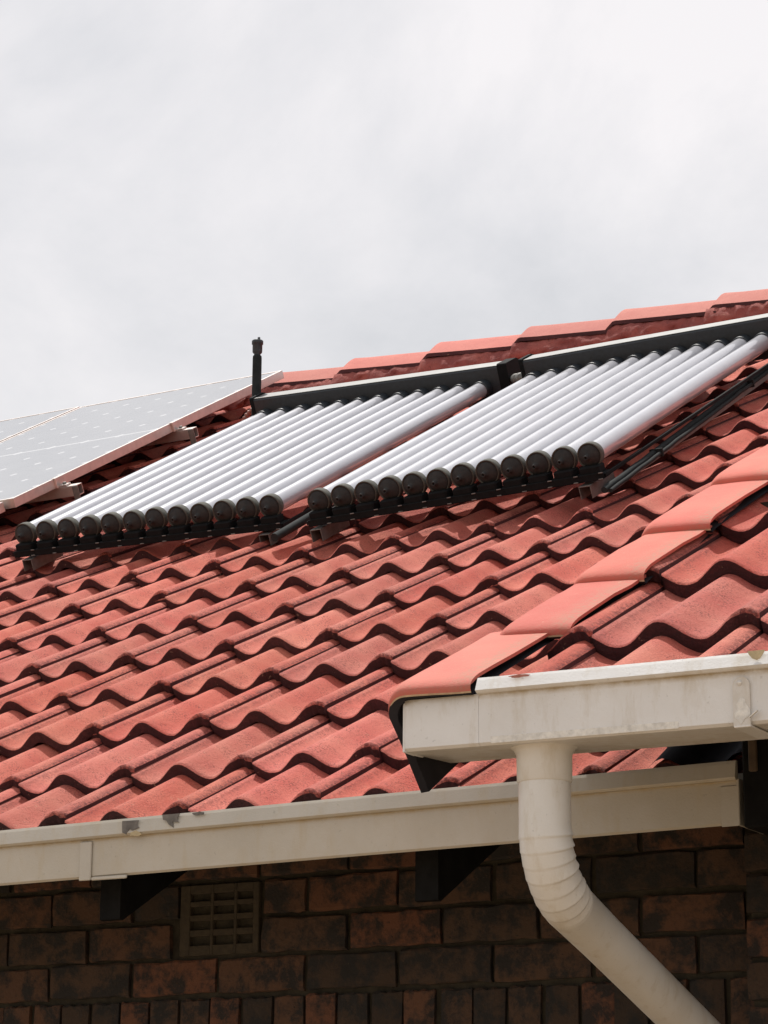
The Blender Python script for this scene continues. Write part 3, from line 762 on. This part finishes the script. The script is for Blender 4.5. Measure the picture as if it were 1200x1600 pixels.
# lagged pipe and cable running up beside the right collector
lp = thing('lagged_pipe', 'dark lagged pipe running up the tiles beside the right collector', 'pipe', A(.06, 2.3, .03))
mb = MB(); path = [A(.046 - .042 * k / 30 + .003 * noise.noise(Vector((k * .4, 0, 0))), 2.30 + 1.9 * k / 30, .030 + .003 * noise.noise(Vector((k * .5, 5, 0)))) for k in range(31)]
mb.tube(path, .0090, 'lag', 14); part('pipe', mb, lp)
mb = MB(); mb.tube([p + XV * .019 - NA * .004 for p in path], .0060, 'lag', 10); part('cable', mb, lp)
for s in (2.72, 3.62):
    mb = MB(); mb.box(A(.046 - .042 * (s - 2.3) / 1.9, s, .030), XV, SA, NA, (-.012, .028), (-.004, .004), (-.014, .0105), 'lag', .001); part('strap', mb, lp)
tr = thing('trim_angle', 'thin bare metal angle strip lying between collector tubes and lagged pipe', 'metal strip', A(.02, 2.4, .0))
mb = MB(); mb.box(A(.012, 2.42, 0), (XV + SA * 0).normalized(), SA, NA, (0, .0035), (0, 1.5), (-.004, .018), 'dull_alu', .0006); mb.box(A(.0125, 2.42, 0), XV, SA, NA, (-.018, -.0005), (0, 1.5), (-.004, -.0015), 'dull_alu', .0005); part('angle', mb, tr)
tr2 = thing('return_pipe', 'thin grey pipe lying on the tiles between the two collectors', 'pipe', A(-1.02, 2.4, .0))
mb = MB(); mb.tube([A(-1.03 + .004 * noise.noise(Vector((k * .5, 3, 0))), 2.33 + 1.75 * k / 24, .022) for k in range(25)], .013, 'lag', 12); part('pipe', mb, tr2)

# ------------------------------------------------------------------ solar panels
PW, PL, PT = 1.040, 2.110, .035
PH = .100
def panel_data():
    f = MB(); wf = .011
    o = Vector((0, 0, 0)); ex, ey, ez = Vector((1, 0, 0)), Vector((0, 1, 0)), Vector((0, 0, 1))
    f.box(o, ex, ey, ez, (0, wf), (0, PL), (-PT, 0), 'alu', .0007); f.box(o, ex, ey, ez, (PW - wf, PW), (0, PL), (-PT, 0), 'alu', .0007)
    f.box(o, ex, ey, ez, (wf, PW - wf), (0, wf), (-PT, 0), 'alu', .0007); f.box(o, ex, ey, ez, (wf, PW - wf), (PL - wf, PL), (-PT, 0), 'alu', .0007)
    g_ = MB(); g_.box(o, ex, ey, ez, (wf, PW - wf), (wf, PL - wf), (-.0075, -.0015), 'cells')
    gm = g_.mesh('glass'); uv = gm.uv_layers.new(name='UVMap')
    for lp_ in gm.loops: c = gm.vertices[lp_.vertex_index].co; uv.data[lp_.index].uv = (c.x, c.y)
    return f.mesh('frame'), gm
FR, GL = panel_data()
XP = (XV + SA * .020).normalized(); SP = NA.cross(XP)
lab = ['nearest large solar panel, its whole right edge beside the left collector', 'second solar panel behind the nearest one, cut by the photo edge', 'lower solar panel of which only the top corner shows']
for k, (x, s, h) in enumerate(((-2.614 - PW, 3.243, PH), (-2.614 - 2 * PW - .022, 3.243, PH), (-2.606 - PW, 3.226 - PL, PH - .004))):
    loc = A(x, s, h); r = thing('photovoltaic_module', lab[k], 'solar panel', loc, 'solar panels on the roof')
    for nm, me in (('frame', FR), ('glass', GL)): inst(nm, me, r, frame(XP, SP, NA, loc))
for k, s in enumerate((4.43, 3.56)):
    XR = -2.614 - .020 * (s - 3.243); loc = A(XR, s, PH - PT - .02)
    r = thing('mounting_rail', ('upper' if k == 0 else 'lower') + ' aluminium rail end sticking out under the nearest solar panel', 'mounting rail', loc, 'rails under the solar panels')
    mb = MB(); xe = XR + .085; o = A(0, s, PH - PT - .0015)
    for ls, lh in (((-.018, .018), (-.003, 0)), ((-.018, -.0155), (-.036, -.003)), ((.0155, .018), (-.036, -.003)), ((-.018, .018), (-.039, -.036))):
        mb.box(o, XV, SA, NA, (-4.85, xe), ls, lh, 'alu', .0004)
    part('rail', mb, r)
    mb = MB(); o2 = A(XR, s, PH)
    mb.box(o2, XV, SA, NA, (.0006, .010), (-.030, .022), (-PT - .001, .0022), 'alu', .001); mb.box(o2, XV, SA, NA, (-.008, .0004), (-.030, .022), (.0004, .0022), 'alu', .0005)
    mb.box(o2, XV, SA, NA, (.0102, .040), (-.016, .016), (-PT - .001, -PT + .006), 'alu', .001); mb.lathe(A(XR + .024, s, PH - PT + .006), NA, [(0, .0075), (.007, .0075), (.008, .005)], 'dull_alu', 6)
    part('end_clamp', mb, r)
    mb = MB(); o3 = A(xe, s, PH - PT); mb.box(o3, XV, SA, NA, (-.020, .006), (-.022, -.0185), (-.068, -.004), 'dull_alu', .0006); mb.box(o3, XV, SA, NA, (-.016, .012), (-.060, -.0222), (-.071, -.068), 'dull_alu', .0006)
    part('roof_hook', mb, r)
